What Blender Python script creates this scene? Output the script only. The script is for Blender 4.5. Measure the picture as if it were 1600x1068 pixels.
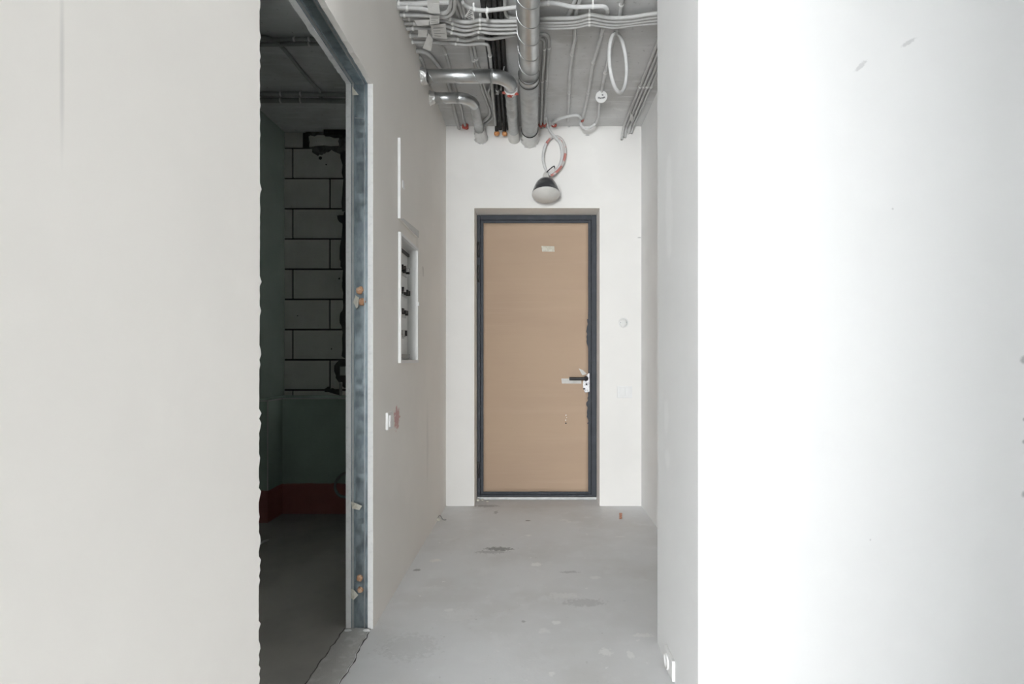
import bpy, bmesh, math, random
from mathutils import Vector, Matrix, noise as mnoise
random.seed(7)
for o in list(bpy.data.objects): bpy.data.objects.remove(o)
SC = bpy.context.scene
COL = SC.collection

# ------------------------------------------------------------------ camera
F, VX, VY, EYE = 830.0, 833.0, 560.0, 1.086          # focal length in pixels of the 1600x1068 frame
cam_d = bpy.data.cameras.new('camera'); cam = bpy.data.objects.new('camera', cam_d); COL.objects.link(cam)
cam_d.sensor_width = 36.0; cam_d.lens = F/1600*36
cam_d.shift_x = -(VX-800)/1600; cam_d.shift_y = (VY-534)/1600
cam_d.clip_start = 0.02
cam.location = (0, 0, EYE); cam.rotation_euler = (math.pi/2, 0, 0)
SC.camera = cam

# ------------------------------------------------------------------ world, light, exposure
W = bpy.data.worlds.new('overcast_sky'); SC.world = W; W.use_nodes = True
bg = W.node_tree.nodes['Background']
bg.inputs[0].default_value = (0.96, 0.985, 1.0, 1); bg.inputs[1].default_value = 40.5
SC.view_settings.view_transform = 'Standard'; SC.view_settings.look = 'None'
SC.view_settings.gamma = 1.0; SC.view_settings.use_curve_mapping = False
SC.view_settings.exposure = 0.0
# windows of the room behind the camera: (x0, x1, z0, z1) in the end wall at WIN_Y, (y0, y1, z0, z1) in the side wall at RRX, added to light the left wall
WIN_Y = -5.5
WINDOWS = [(-2.6, 0.3, 0.05, 2.7)]
FILLWIN = [(0.0, 0.9, 0.95, 2.0)]; RRX = 6.0
for i, (x0, x1, z0, z1) in enumerate(WINDOWS+FILLWIN):
    ld = bpy.data.lights.new('window_portal', 'AREA'); ld.shape = 'RECTANGLE'
    ld.size = x1-x0; ld.size_y = z1-z0; ld.cycles.is_portal = True
    lo = bpy.data.objects.new('window_portal', ld); COL.objects.link(lo)
    if i < len(WINDOWS): lo.location = ((x0+x1)/2, WIN_Y-0.26, (z0+z1)/2); lo.rotation_euler = (math.pi/2, 0, 0)
    else: lo.location = (RRX+0.16, (x0+x1)/2, (z0+z1)/2); lo.rotation_euler = (math.pi/2, 0, math.pi/2)

# ------------------------------------------------------------------ helpers
ORG = {}
def obj(name, bm, mat, parent=None, smooth=False, recalc=True):
    if recalc: bmesh.ops.recalc_face_normals(bm, faces=bm.faces[:])
    me = bpy.data.meshes.new(name)
    xs = [v.co for v in bm.verts]
    lo = Vector((min(c.x for c in xs), min(c.y for c in xs), min(c.z for c in xs)))
    hi = Vector((max(c.x for c in xs), max(c.y for c in xs), max(c.z for c in xs)))
    c = Vector(((lo.x+hi.x)/2, (lo.y+hi.y)/2, lo.z))
    bmesh.ops.translate(bm, verts=bm.verts[:], vec=-c)
    for f in bm.faces: f.smooth = smooth
    bm.to_mesh(me); bm.free()
    if mat: me.materials.append(mat)
    o = bpy.data.objects.new(name, me); COL.objects.link(o)
    o.location = c; ORG[o.name] = c
    if parent:
        o.parent = parent; o.location = c-ORG[parent.name]
    return o
def thing(name, label, cat, loc, group=None):
    o = bpy.data.objects.new(name, None); COL.objects.link(o); o.empty_display_size = 0.05
    o.location = loc; ORG[o.name] = Vector(loc); return tag(o, label, cat, group)
def tag(o, label, cat, group=None):
    o['label'] = label; o['category'] = cat
    if group: o['group'] = group
    return o
def struct(o, label, cat):
    o['kind'] = 'structure'; o['label'] = label; o['category'] = cat; return o

def box(bm, x0, x1, y0, y1, z0, z1, bev=0):
    m = Matrix.Translation(((x0+x1)/2, (y0+y1)/2, (z0+z1)/2)) @ Matrix.Diagonal((abs(x1-x0), abs(y1-y0), abs(z1-z0), 1))
    r = bmesh.ops.create_cube(bm, size=1, matrix=m)
    if bev:
        es = list({e for v in r['verts'] for e in v.link_edges})
        bmesh.ops.bevel(bm, geom=es, offset=bev, segments=2, affect='EDGES', profile=0.5)
    return bm
def B(*a, **k): return box(bmesh.new(), *a, **k)
def catmull(pts, n=6):
    P = [Vector(p) for p in pts]
    if len(P) < 3: return P
    out = []
    Q = [2*P[0]-P[1]] + P + [2*P[-1]-P[-2]]
    for i in range(1, len(Q)-2):
        a, b, c, d = Q[i-1], Q[i], Q[i+1], Q[i+2]
        for k in range(n):
            t = k/n
            out.append(0.5*((2*b)+(c-a)*t+(2*a-5*b+4*c-d)*t*t+(3*b-a-3*c+d)*t**3))
    out.append(P[-1]); return out
def tube(bm, pts, r, seg=8, cap=True):
    """pts: list of Vectors; r: number or list; parallel-transport frames"""
    n = len(pts); rs = r if isinstance(r, (list, tuple)) else [r]*n
    T = [(pts[min(i+1, n-1)]-pts[max(i-1, 0)]).normalized() for i in range(n)]
    up = Vector((0, 0, 1)) if abs(T[0].z) < 0.9 else Vector((1, 0, 0))
    N = (up-T[0]*up.dot(T[0])).normalized(); rings = []
    for i in range(n):
        N = (N-T[i]*N.dot(T[i]));  N = N.normalized() if N.length > 1e-6 else Vector((1, 0, 0))
        Bn = T[i].cross(N)
        rings.append([bm.verts.new(pts[i]+rs[i]*(N*math.cos(2*math.pi*k/seg)+Bn*math.sin(2*math.pi*k/seg))) for k in range(seg)])
    for a, b in zip(rings, rings[1:]):
        for k in range(seg): bm.faces.new((a[k], a[(k+1) % seg], b[(k+1) % seg], b[k]))
    if cap: bm.faces.new(rings[0][::-1]); bm.faces.new(rings[-1])
    return bm
def T(pts, r, seg=8, n=6, cap=True): return tube(bmesh.new(), catmull(pts, n), r, seg, cap)
def lathe(bm, prof, org, axis, seg=28):
    """prof: (radius, height along axis)"""
    ax = Vector(axis).normalized(); u = ax.orthogonal().normalized(); v = ax.cross(u); rings = []
    org = Vector(org)
    for r, h in prof:
        if r < 1e-6: rings.append([bm.verts.new(org+ax*h)])
        else: rings.append([bm.verts.new(org+ax*h+r*(u*math.cos(2*math.pi*k/seg)+v*math.sin(2*math.pi*k/seg))) for k in range(seg)])
    for a, b in zip(rings, rings[1:]):
        for k in range(seg):
            k2 = (k+1) % seg
            if len(a) == 1 and len(b) == 1: continue
            if len(a) == 1: bm.faces.new((a[0], b[k2], b[k]))
            elif len(b) == 1: bm.faces.new((a[k], a[k2], b[0]))
            else: bm.faces.new((a[k], a[k2], b[k2], b[k]))
    return bm
def L(*a, **k): return lathe(bmesh.new(), *a, **k)
def slab(outline, holes, to3d, thick):
    """flat outline (2-D points) with holes, given thickness (a vector)"""
    bm = bmesh.new(); es = []
    for loop in [outline]+holes:
        vs = [bm.verts.new(to3d(*p)) for p in loop]
        for a, b in zip(vs, vs[1:]+vs[:1]): es.append(bm.edges.new((a, b)))
    bmesh.ops.triangle_fill(bm, edges=es, use_beauty=True)
    r = bmesh.ops.extrude_face_region(bm, geom=bm.faces[:]+bm.edges[:])
    bmesh.ops.translate(bm, verts=[g for g in r['geom'] if isinstance(g, bmesh.types.BMVert)], vec=thick)
    return bm
def rect(a0, a1, b0, b1): return [(a0, b0), (a1, b0), (a1, b1), (a0, b1)]
def prism(poly, z0, z1): return slab(poly, [], lambda x, y: (x, y, z0), Vector((0, 0, z1-z0)))
def plate(corners, thick):
    """a thin bent card from four 3-D corners"""
    bm = bmesh.new(); c = [Vector(p) for p in corners]
    n = (c[1]-c[0]).cross(c[3]-c[0]).normalized()*thick
    v = [bm.verts.new(p) for p in c]+[bm.verts.new(p+n) for p in c]
    for f in ((0, 1, 2, 3), (7, 6, 5, 4), (0, 4, 5, 1), (1, 5, 6, 2), (2, 6, 7, 3), (3, 7, 4, 0)): bm.faces.new([v[i] for i in f])
    return bm
def blob(center, rad, seed=0, amp=0.3, sub=2, freq=2.0):
    bm = bmesh.new(); bmesh.ops.create_icosphere(bm, subdivisions=sub, radius=1)
    for v in bm.verts:
        k = 1+amp*mnoise.noise(v.co*freq+Vector((seed*3.7, seed*1.3, 0)))*2
        v.co = Vector((v.co.x*rad[0]*k, v.co.y*rad[1]*k, v.co.z*rad[2]*k))+Vector(center)
    return bm
# measured picture points turned into real places: on a level plane (z), an upright plane (Y), or the corridor's left wall
def onz(px, py, z): Y = (z-EYE)*F/(VY-py); return Vector(((px-VX)/F*Y, Y, z))
def ony(px, py, Y): return Vector(((px-VX)/F*Y, Y, EYE-(py-VY)/F*Y))
LX = -0.643
def onl(px, py): Y = LX*F/(px-VX); return Vector((LX, Y, EYE-(py-VY)/F*Y))
def path(pts): return [onz(p[0], p[1], p[2]) if p[2] > 0 and (len(p) == 3) else ony(p[0], p[1], p[3]) for p in pts]

# ------------------------------------------------------------------ materials
class Mat:
    def __init__(s, name, base=(.8, .8, .8), rough=.7, metal=0.0):
        s.m = bpy.data.materials.new(name); s.m.use_nodes = True; s.nt = s.m.node_tree
        s.p = s.nt.nodes['Principled BSDF']
        s.p.inputs['Base Color'].default_value = (*base, 1); s.p.inputs['Roughness'].default_value = rough
        s.p.inputs['Metallic'].default_value = metal
        g = s.nt.nodes.new('ShaderNodeNewGeometry'); s.pos = g.outputs['Position']; s.col = None; s.base = base; s.h = None
    def N(s, t, **k):
        n = s.nt.nodes.new(t)
        for a, b in k.items(): setattr(n, a, b)
        return n
    def link(s, a, b): s.nt.links.new(a, b)
    def noise(s, scale, detail=4, rough=.55, vec=None, stretch=None):
        n = s.N('ShaderNodeTexNoise'); n.inputs['Scale'].default_value = scale; n.inputs['Detail'].default_value = detail
        n.inputs['Roughness'].default_value = rough
        v = vec or s.pos
        if stretch:
            m = s.N('ShaderNodeMapping'); m.inputs['Scale'].default_value = stretch; s.link(v, m.inputs['Vector']); v = m.outputs[0]
        s.link(v, n.inputs['Vector']); return n.outputs['Fac']
    def ramp(s, fac, a, b, lo=0.0, hi=1.0):
        r = s.N('ShaderNodeMapRange'); r.interpolation_type = 'SMOOTHSTEP'
        s.link(fac, r.inputs['Value']); r.inputs['From Min'].default_value = a; r.inputs['From Max'].default_value = b
        r.inputs['To Min'].default_value = lo; r.inputs['To Max'].default_value = hi; return r.outputs[0]
    def mixc(s, fac, color):
        mx = s.N('ShaderNodeMix', data_type='RGBA')
        s.link(fac, mx.inputs['Factor'])
        if s.col: s.link(s.col, mx.inputs['A'])
        else: mx.inputs['A'].default_value = (*s.base, 1)
        mx.inputs['B'].default_value = (*color, 1); s.col = mx.outputs['Result']; s.link(s.col, s.p.inputs['Base Color']); return s
    def blotch(s, scale, color, a=.45, b=.7, amt=1.0, detail=4, stretch=None):
        return s.mixc(s.ramp(s.noise(scale, detail, stretch=stretch), a, b, 0, amt), color)
    def mark(s, c, rad, color, amt=.8, rot=(0, 0, 0), nscale=40, soft=.5, rag=.9, stretch=None):
        m = s.N('ShaderNodeMapping', vector_type='TEXTURE'); s.link(s.pos, m.inputs['Vector'])
        m.inputs['Location'].default_value = c; m.inputs['Rotation'].default_value = rot; m.inputs['Scale'].default_value = rad
        ln = s.N('ShaderNodeVectorMath', operation='LENGTH'); s.link(m.outputs[0], ln.inputs[0])
        nz = s.noise(nscale, 5, .6, stretch=stretch)
        ad = s.N('ShaderNodeMath', operation='MULTIPLY_ADD'); s.link(nz, ad.inputs[0]); ad.inputs[1].default_value = rag
        ml = s.N('ShaderNodeMath', operation='SUBTRACT'); s.link(ln.outputs['Value'], ml.inputs[0]); ml.inputs[1].default_value = rag*.5
        s.link(ml.outputs[0], ad.inputs[2])
        return s.mixc(s.ramp(ad.outputs[0], 1.0-soft, 1.0, amt, 0), color)
    def zband(s, z, color, wob=.01, above=False, w=.004):
        sp = s.N('ShaderNodeSeparateXYZ'); s.link(s.pos, sp.inputs[0])
        nz = s.noise(9, 3); ad = s.N('ShaderNodeMath', operation='MULTIPLY_ADD'); s.link(nz, ad.inputs[0])
        ad.inputs[1].default_value = wob*2; s.link(sp.outputs['Z'], ad.inputs[2])
        z += wob
        return s.mixc(s.ramp(ad.outputs[0], z-w, z+w, 0 if above else 1, 1 if above else 0), color)
    def bump(s, scale, strength, dist=.002, detail=5, stretch=None):
        b = s.N('ShaderNodeBump'); b.inputs['Strength'].default_value = strength; b.inputs['Distance'].default_value = dist
        s.link(s.noise(scale, detail, stretch=stretch), b.inputs['Height'])
        if s.h: s.link(s.h, b.inputs['Normal'])
        s.h = b.outputs[0]; s.link(s.h, s.p.inputs['Normal']); return s
    def roughvar(s, scale, lo, hi):
        s.link(s.ramp(s.noise(scale), .35, .7, lo, hi), s.p.inputs['Roughness']); return s

PL = (.80, .785, .75)
def plaster(name, base=PL):
    return (Mat(name, base, .75).blotch(1.3, tuple(c*.955 for c in base), .35, .75)
            .blotch(5, tuple(min(1, c*1.02) for c in base), .5, .8, .6).bump(260, .08, .001).bump(7, .12, .004))
m_left = plaster('plaster_left', (.92, .885, .835))
m_left.mark((LX, .725, 1.49), (.2, .006, .16), (.45, .45, .43), .35, nscale=12, soft=.9, rag=.5)
m_left.mark((LX, .66, .66), (.2, .004, .004), (.2, .2, .2), .8, nscale=30)
m_left.mark(tuple(onl(620, 653)), (.2, .055, .055), (.66, .32, .31), .75, nscale=45, soft=.3, rag=2.6)
m_left.mark(tuple(onl(661, 423)), (.2, .02, .035), (.5, .48, .45), .5, nscale=40, soft=.2, rag=1.8)
m_left.mark(tuple(onl(652, 400)), (.2, .05, .25), (.68, .66, .62), .4, nscale=9, soft=.8)
m_left.mark(tuple(onl(668, 690)), (.2, .05, .3), (.69, .67, .63), .4, nscale=9, soft=.8)
m_right = plaster('plaster_right', (.86, .86, .855))
for (px, py, rx, rz, rot) in ((1345, 103, .028, .008, -.75), (1420, 66, .03, .007, -.55), (1395, 326, .004, .004, 0), (1360, 843, .003, .004, 0)):
    m_right.mark(tuple(ony(px, py, 1.53)), (rx, .2, rz), (.5, .5, .5), .5, rot=(0, rot, 0), nscale=160, soft=.5, rag=1.3)
for (py, s) in ((562, .017), (655, .008), (690, .009), (772, .012)):
    m_right.mark(tuple(ony(1601, py, 1.53)), (s, .2, s), (.35, .36, .36), .7, nscale=60, soft=.7, rag=.8)
for (px, py, ry, rz) in ((1043, 715, .05, .05), (1041, 650, .04, .09), (1045, 330, .06, .25)):
    Y_ = .4756*830/(px-833); m_right.mark((.4756, Y_, EYE-(py-VY)/F*Y_), (.05, ry, rz), (.93, .93, .925), .6, nscale=18, soft=.6, rag=1.2)
m_back = plaster('plaster_back', (.88, .866, .838))
for (px, py, rx) in ((889, 198, .014), (918, 211, .02), (999, 371, .02)):
    m_back.mark(tuple(ony(px, py, 3.919)), (rx, .2, .005), (.4, .4, .4), .7, nscale=60)
m_blocker = Mat('light_blocker_dark', (.30, .30, .295), .85).blotch(3, (.25, .25, .245), .4, .7).bump(40, .3, .004)  # kept dark so the added stub behind the camera bounces little light
m_core = Mat('gypsum_core', (.86, .86, .85), .9).blotch(60, (.74, .74, .73), .5, .7, .6).bump(180, .5, .003)
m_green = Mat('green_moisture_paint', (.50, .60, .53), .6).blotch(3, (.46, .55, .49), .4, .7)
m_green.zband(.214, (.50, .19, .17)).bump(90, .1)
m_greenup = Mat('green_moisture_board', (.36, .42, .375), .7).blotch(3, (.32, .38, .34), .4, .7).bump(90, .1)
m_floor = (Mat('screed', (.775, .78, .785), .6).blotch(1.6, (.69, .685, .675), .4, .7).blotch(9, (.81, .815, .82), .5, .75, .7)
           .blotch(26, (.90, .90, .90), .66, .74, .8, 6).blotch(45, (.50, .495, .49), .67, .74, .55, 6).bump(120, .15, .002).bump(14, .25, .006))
fl = lambda px, py: tuple(onz(px, py, 0.0))
def onfl(px, py): Y = EYE*F/(py-VY); return ((px-VX)/F*Y, Y, 0.0)
LT, DK = (.93, .93, .92), (.20, .20, .195)
for (px, py, rx, ry, col, a) in ((780, 857, .10, .04, DK, .75), (768, 862, .12, .03, DK, .35), (838, 881, .045, .045, LT, .8),
        (825, 836, .035, .025, LT, .7), (882, 812, .06, .025, LT, .45), (889, 815, .03, .02, LT, .6), (681, 875, .04, .03, (.9, .88, .85), .75),
        (947, 1018, .04, .04, LT, .6), (985, 1022, .025, .04, LT, .6), (870, 972, .03, .025, LT, .7), (850, 985, .04, .03, LT, .4),
        (1005, 992, .07, .025, LT, .55), (700, 953, .03, .03, LT, .5), (862, 1052, .02, .02, LT, .6), (930, 902, .04, .03, LT, .5), (970, 838, .05, .02, LT, .4),
        (912, 941, .12, .05, (.5, .5, .5), .5), (880, 930, .12, .05, LT, .35), (890, 893, .06, .02, (.42, .42, .42), .5),
        (760, 790, .12, .04, (.32, .31, .3), .5), (775, 800, .02, .05, (.3, .3, .3), .5), (652, 890, .025, .02, (.3, .3, .3), .7), (825, 813, .022, .018, (.28, .27, .26), .8),
        (818, 970, .014, .014, (.34, .34, .34), .6), (720, 960, .12, .10, LT, .18), (640, 1010, .14, .12, (.5, .5, .49), .25)):
    k_ = .72 if col is LT else .9
    m_floor.mark(onfl(px, py), (rx*k_, ry*k_, .5), col, a, nscale=55, soft=.45, rag=2.4)
m_thresh = Mat('rough_threshold_screed', (.52, .51, .49), .85).blotch(30, (.62, .61, .59), .5, .7).bump(60, .6, .008).bump(200, .4, .003)
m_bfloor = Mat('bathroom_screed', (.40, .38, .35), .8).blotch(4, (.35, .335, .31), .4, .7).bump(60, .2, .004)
m_ceil = (Mat('concrete_ceiling', (.68, .68, .675), .85).blotch(2.5, (.54, .535, .52), .4, .7).blotch(12, (.75, .75, .75), .5, .75, .8, stretch=(.4, 2.2, 1))
          .blotch(40, (.44, .435, .43), .62, .72, .7).bump(30, .25, .005))
m_block = Mat('aerated_block', (.92, .885, .84), .92).blotch(7, (.88, .845, .80), .4, .7).blotch(130, (.22, .21, .2), .70, .76, .8).bump(160, .4, .002)
m_mortar = Mat('dark_mortar', (.11, .105, .10), .95).bump(120, .6, .004)
m_rubble = Mat('grey_rubble', (.20, .195, .19), .95).blotch(30, (.12, .115, .11), .45, .6).bump(60, .8, .01)
m_zinc = Mat('galvanised_steel', (.60, .615, .62), .36, 1.0).blotch(18, (.56, .575, .58), .4, .65)
m_zincd = Mat('dull_galvanised_steel', (.54, .55, .55), .52, .85).blotch(20, (.48, .49, .49), .4, .65)
m_stud = (Mat('galvanised_stud', (.36, .42, .45), .40, .85).blotch(35, (.26, .31, .34), .4, .65, stretch=(1, 1, .4)).blotch(200, (.6, .64, .66), .68, .75, .6).roughvar(30, .3, .5))
m_foil = Mat('aluminium_foil', (.70, .70, .69), .42, .95).bump(70, .6, .006)
m_gasket = Mat('black_gasket', (.015, .015, .015), .5)
m_cond = Mat('grey_conduit', (.52, .52, .51), .5).blotch(25, (.46, .46, .45), .45, .7)
m_condw = Mat('light_conduit', (.68, .685, .68), .45).blotch(25, (.62, .62, .61), .45, .7)
m_condr = Mat('red_striped_conduit', (.62, .6, .58), .4).blotch(16, (.55, .22, .19), .46, .54)
m_clip = Mat('white_plastic', (.78, .78, .76), .4).blotch(20, (.74, .74, .72), .4, .7)
m_white = Mat('white_enamel', (.86, .86, .85), .35).blotch(12, (.83, .83, .82), .4, .7)
m_foam = Mat('black_foam_sleeve', (.018, .018, .018), .55).blotch(40, (.05, .05, .05), .55, .75).bump(150, .4, .003)
m_orange = Mat('orange_sleeve_end', (.60, .24, .08), .6).blotch(70, (.75, .42, .2), .45, .6).bump(120, .4)
m_red = Mat('red_sealant', (.45, .08, .06), .7).blotch(90, (.6, .25, .2), .5, .65).bump(120, .6, .004)
m_tag = Mat('paper_tag', (.68, .675, .65), .75).blotch(30, (.62, .61, .58), .45, .7)
m_ink = Mat('ink', (.06, .06, .07), .8).blotch(50, (.1, .1, .1), .5, .6)
m_inkl = Mat('faded_ink', (.36, .36, .35), .8).blotch(50, (.42, .42, .4), .5, .6)
m_card = (Mat('cardboard', (.50, .37, .265), .85).blotch(1.2, (.47, .345, .25), .4, .7, stretch=(.6, 1, 2.0)).blotch(3, (.52, .385, .285), .5, .75, .6, stretch=(.25, 1, 5))
          .blotch(4, (.45, .33, .24), .64, .74, .3, stretch=(.3, 1, 9)).bump(6, .3, .006, stretch=(.2, 1, 4)).bump(80, .15, .001))
m_frame = Mat('dark_grey_door_paint', (.033, .039, .050), .6).blotch(25, (.044, .051, .064), .45, .7)
m_black = Mat('black_metal', (.02, .02, .022), .45).blotch(30, (.035, .035, .036), .5, .7)
m_chrome = Mat('bright_lock_metal', (.75, .76, .77), .25, .9).blotch(60, (.5, .5, .52), .5, .6)
m_shade = Mat('dark_reflector_glass', (.05, .05, .055), .18).blotch(9, (.11, .11, .115), .5, .7, stretch=(1, 1, 3))
m_opal = Mat('frosted_lamp_glass', (.70, .69, .66), .35).blotch(6, (.62, .61, .58), .45, .7)
m_foamput = Mat('orange_mounting_foam', (.62, .34, .20), .9).blotch(90, (.75, .52, .36), .5, .6).bump(150, .8, .006)
m_paper = Mat('torn_paper', (.72, .70, .62), .85).blotch(50, (.62, .59, .5), .45, .6)
m_vent = Mat('black_vent', (.01, .01, .01), .6).blotch(30, (.014, .014, .014), .5, .6)
m_wood = Mat('terracotta_chip', (.45, .2, .13), .8).blotch(90, (.6, .36, .26), .5, .6)
m_pvc = Mat('grey_pvc', (.36, .36, .35), .5).blotch(30, (.32, .32, .31), .5, .7)
for k, v in list(globals().items()):
    if isinstance(v, Mat): globals()[k] = v.m

# ------------------------------------------------------------------ the setting
H, YB, JN, JF, HD = 2.80, 3.919, 1.247, 2.135, 2.19     # ceiling, back wall, door opening of the left wall (near, far, head)
WL, YE = 0.11, 0.45                                     # left wall: thickness, end behind the camera
struct(obj('floor', B(-4.8, RRX+.2, WIN_Y-.3, 4.5, -.2, 0), m_floor), 'grey bare screed floor with white flecks and scuffs', 'floor')
struct(obj('ceiling', B(-4.8, RRX+.2, WIN_Y-.3, 4.5, H, H+.2), m_ceil), 'raw grey concrete ceiling slab above the ducts and conduits', 'ceiling')

def jag(a0, a1, fixed, axis, amp, n, seed):
    r = random.Random(seed); out = []
    for i in range(n+1):
        t = i/n; a = a0+(a1-a0)*t
        d = amp*(r.random()**5)+amp*.25*math.sin(t*7+seed)
        out.append((fixed+d, a) if axis == 'y' else (a, fixed+d))
    return out
# panel boxes in the left wall
P1a, P1b = onl(622, 360), onl(650, 560)        # lower (open) box: near top, far bottom
PY0, PY1, PZ0, PZ1 = P1a.y, P1b.y, 1.064, 1.690
UY0, UY1, UZ0, UZ1 = PY0-.005, PY1, 1.752, 2.135
near = jag(0, HD, JN, 'y', .011, 190, 3)                    # ragged cut edge of the near jamb, going up
head = jag(JN, JF, HD, 'x', -.004, 40, 5)[1:-1]
far = [(JF, HD), (JF, 0)]
out = [(YE, 0)]+near+head+far+[(YB, 0), (YB, H), (YE, H)]
wl = struct(obj('wall_left', slab(out, [rect(PY0+.012, PY1-.012, PZ0+.012, PZ1-.012)], lambda y, z: (LX, y, z), Vector((-.021, 0, 0))), m_left),
            'long cream plastered wall with a cut door opening on the left', 'wall')
near2 = jag(0, HD, JN-.002, 'y', -.006, 60, 9); head2 = jag(JN, JF, HD, 'x', -.006, 60, 11)[1:-1]
out2 = [(YE, 0)]+near2+head2+[(JF, HD), (JF, 0), (YB, 0), (YB, H), (YE, H)]
obj('inner_board', slab(out2, [], lambda y, z: (LX-WL+.021, y, z), Vector((-.021, 0, 0))), m_core, wl)
obj('outer_board_edge', B(LX-.0215, LX-.001, JF-.0015, JF, .001, HD-.001), m_core, wl)
# metal stud of the far jamb: web, two flanges and two pressed ribs (a channel), and the channel across the head
s0, s1 = LX-WL+.021, LX-.021
def channel(name, place, depth=.05):
    o = obj(name, place(s0, s1, .009, .011), m_stud, wl)
    for (a0, a1, d0, d1, m) in ((s0, s0+.0025, .0, depth, m_stud), (s1-.0025, s1, .0, depth, m_stud), (s0+.0025, s0+.0105, .003, .005, m_zincd), (s0+.0105, s0+.0125, .003, .010, m_stud),
                                (s1-.0155, s1-.0125, -.001, .010, m_zinc), (s1-.0125, s1-.0025, .006, .009, m_stud)):
        obj('profile_rib', place(a0, a1, d0, d1), m, o)
    return o
st = channel('metal_stud', lambda a0, a1, d0, d1: B(a0, a1, JF+d0, JF+d1, 0.001, HD+.002))
channel('metal_head_profile', lambda a0, a1, d0, d1: B(a0, a1, JN, JF+.05, HD+d0, HD+d1))
channel('metal_stud', lambda a0, a1, d0, d1: B(a0, a1, JN-d1, JN-d0, 0.001, HD+.002))
def onj(px, py): return ony(px, py, JF)
obj('profile_joint', plate([onj(553, 182)+Vector((0, .0075, 0)), onj(573, 184)+Vector((0, .0075, 0)), onj(573, 185)+Vector((0, .0075, 0)), onj(553, 183.3)+Vector((0, .0075, 0))], .0008), m_zinc, st)
for i, (px, py, r) in enumerate(((561.5, 453, .016), (565, 471, .015), (561, 903.5, .0135), (562, 922, .0125))):
    c = onj(px, py); obj('mounting_foam', blob((c.x, c.y+.007, c.z), (r, .006, r*1.02), i, .18, 2), m_foamput, st, True)
for i, pts in enumerate(([(552, 472), (556, 461), (561, 465), (560, 480), (557, 482)], [(549, 783), (556, 785), (566, 790), (562, 796), (550, 794)],
                         [(549, 919), (554, 921), (560, 929), (553, 936), (549, 934)], [(550, 135), (561, 149), (551, 149)])):
    q = [onj(*p)+Vector((0, -.001-.004*(k % 2), 0)) for k, p in enumerate(pts)]
    bm = bmesh.new(); vs = [bm.verts.new(p) for p in q]; f = bm.faces.new(vs)
    r = bmesh.ops.extrude_face_region(bm, geom=[f]); bmesh.ops.translate(bm, verts=[g for g in r['geom'] if isinstance(g, bmesh.types.BMVert)], vec=(0, .0012, 0))
    obj('torn_paper', bm, m_paper, st)

# back wall with the entrance recess, right wall block, the room behind the camera
DX0, DX1, DZ, YD = -.434, .491, 2.196, 4.10
bo = [(LX-.02, 0), (DX0, 0), (DX0, DZ), (DX1, DZ), (DX1, 0), (.82, 0), (.82, H), (LX-.02, H)]
struct(obj('wall_back', slab(bo, [], lambda x, z: (x, YB, z), Vector((0, .33, 0))), m_back), 'cream plastered end wall around the entrance door', 'wall')
RX, RY0, RY1, RX2 = .4756, 1.53, 2.035, .798
bm = prism([(RX, RY0), (RRX, RY0), (RRX, YB+.33), (RX2, YB+.33), (RX2, RY1), (RX, RY1)], 0, H)
es = [e for e in bm.edges if abs(e.verts[0].co.z-e.verts[1].co.z) > 1 and abs(e.verts[0].co.x-RX) < .01]
bmesh.ops.bevel(bm, geom=es, offset=.003, segments=2, affect='EDGES', profile=.5)
struct(obj('wall_right', bm, m_right), 'smooth white plastered wall jutting out on the right', 'wall')
wo = rect(-4.6, RRX, 0, H)
struct(obj('wall_window_side', slab(wo, [rect(x0, x1, z0, z1) for x0, x1, z0, z1 in WINDOWS], lambda x, z: (x, WIN_Y, z), Vector((0, -.25, 0))), m_right), 'plastered outer wall with two windows behind the camera', 'wall')
struct(obj('wall_room_left', B(-4.75, -4.6, WIN_Y-.25, YE+.12, 0, H), m_right), 'plastered side wall of the room behind the camera', 'wall')
struct(obj('wall_room_right', slab(rect(WIN_Y-.25, YB, 0, H), [rect(*r_) for r_ in FILLWIN], lambda y, z: (RRX, y, z), Vector((.15, 0, 0))), m_right), 'plastered right side wall of the room behind the camera', 'wall')
struct(obj('wall_partition', B(-4.75, LX-.0215, YE, YE+.12, 0, H), m_right), 'plastered partition behind the camera meeting the left wall', 'wall')
struct(obj('wall_light_blocker', B(-0.12, RRX, -1.35, -1.2, 0, H), m_blocker), 'dark wall stub added unseen behind the camera to shade the right wall', 'wall')  # added out of view to hold window light off the right front wall
for i, (x0, x1, z0, z1) in enumerate(WINDOWS+FILLWIN):
    bm = bmesh.new(); w = .06
    for r in ((x0, x1, z0, z0+w), (x0, x1, z1-w, z1), (x0, x0+w, z0+w, z1-w), (x1-w, x1, z0+w, z1-w), ((x0+x1)/2-.04, (x0+x1)/2+.04, z0+w, z1-w)):
        if i < len(WINDOWS): box(bm, r[0], r[1], WIN_Y-.20, WIN_Y-.13, r[2], r[3])
        else: box(bm, RRX+.04, RRX+.11, r[0], r[1], r[2], r[3])
    o = obj('window_%d' % (i+1), bm, m_white); struct(o, 'white framed window behind the camera, %s' % ('in the end wall' if i == 0 else 'added in the side wall to brighten the left wall'), 'window')

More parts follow.
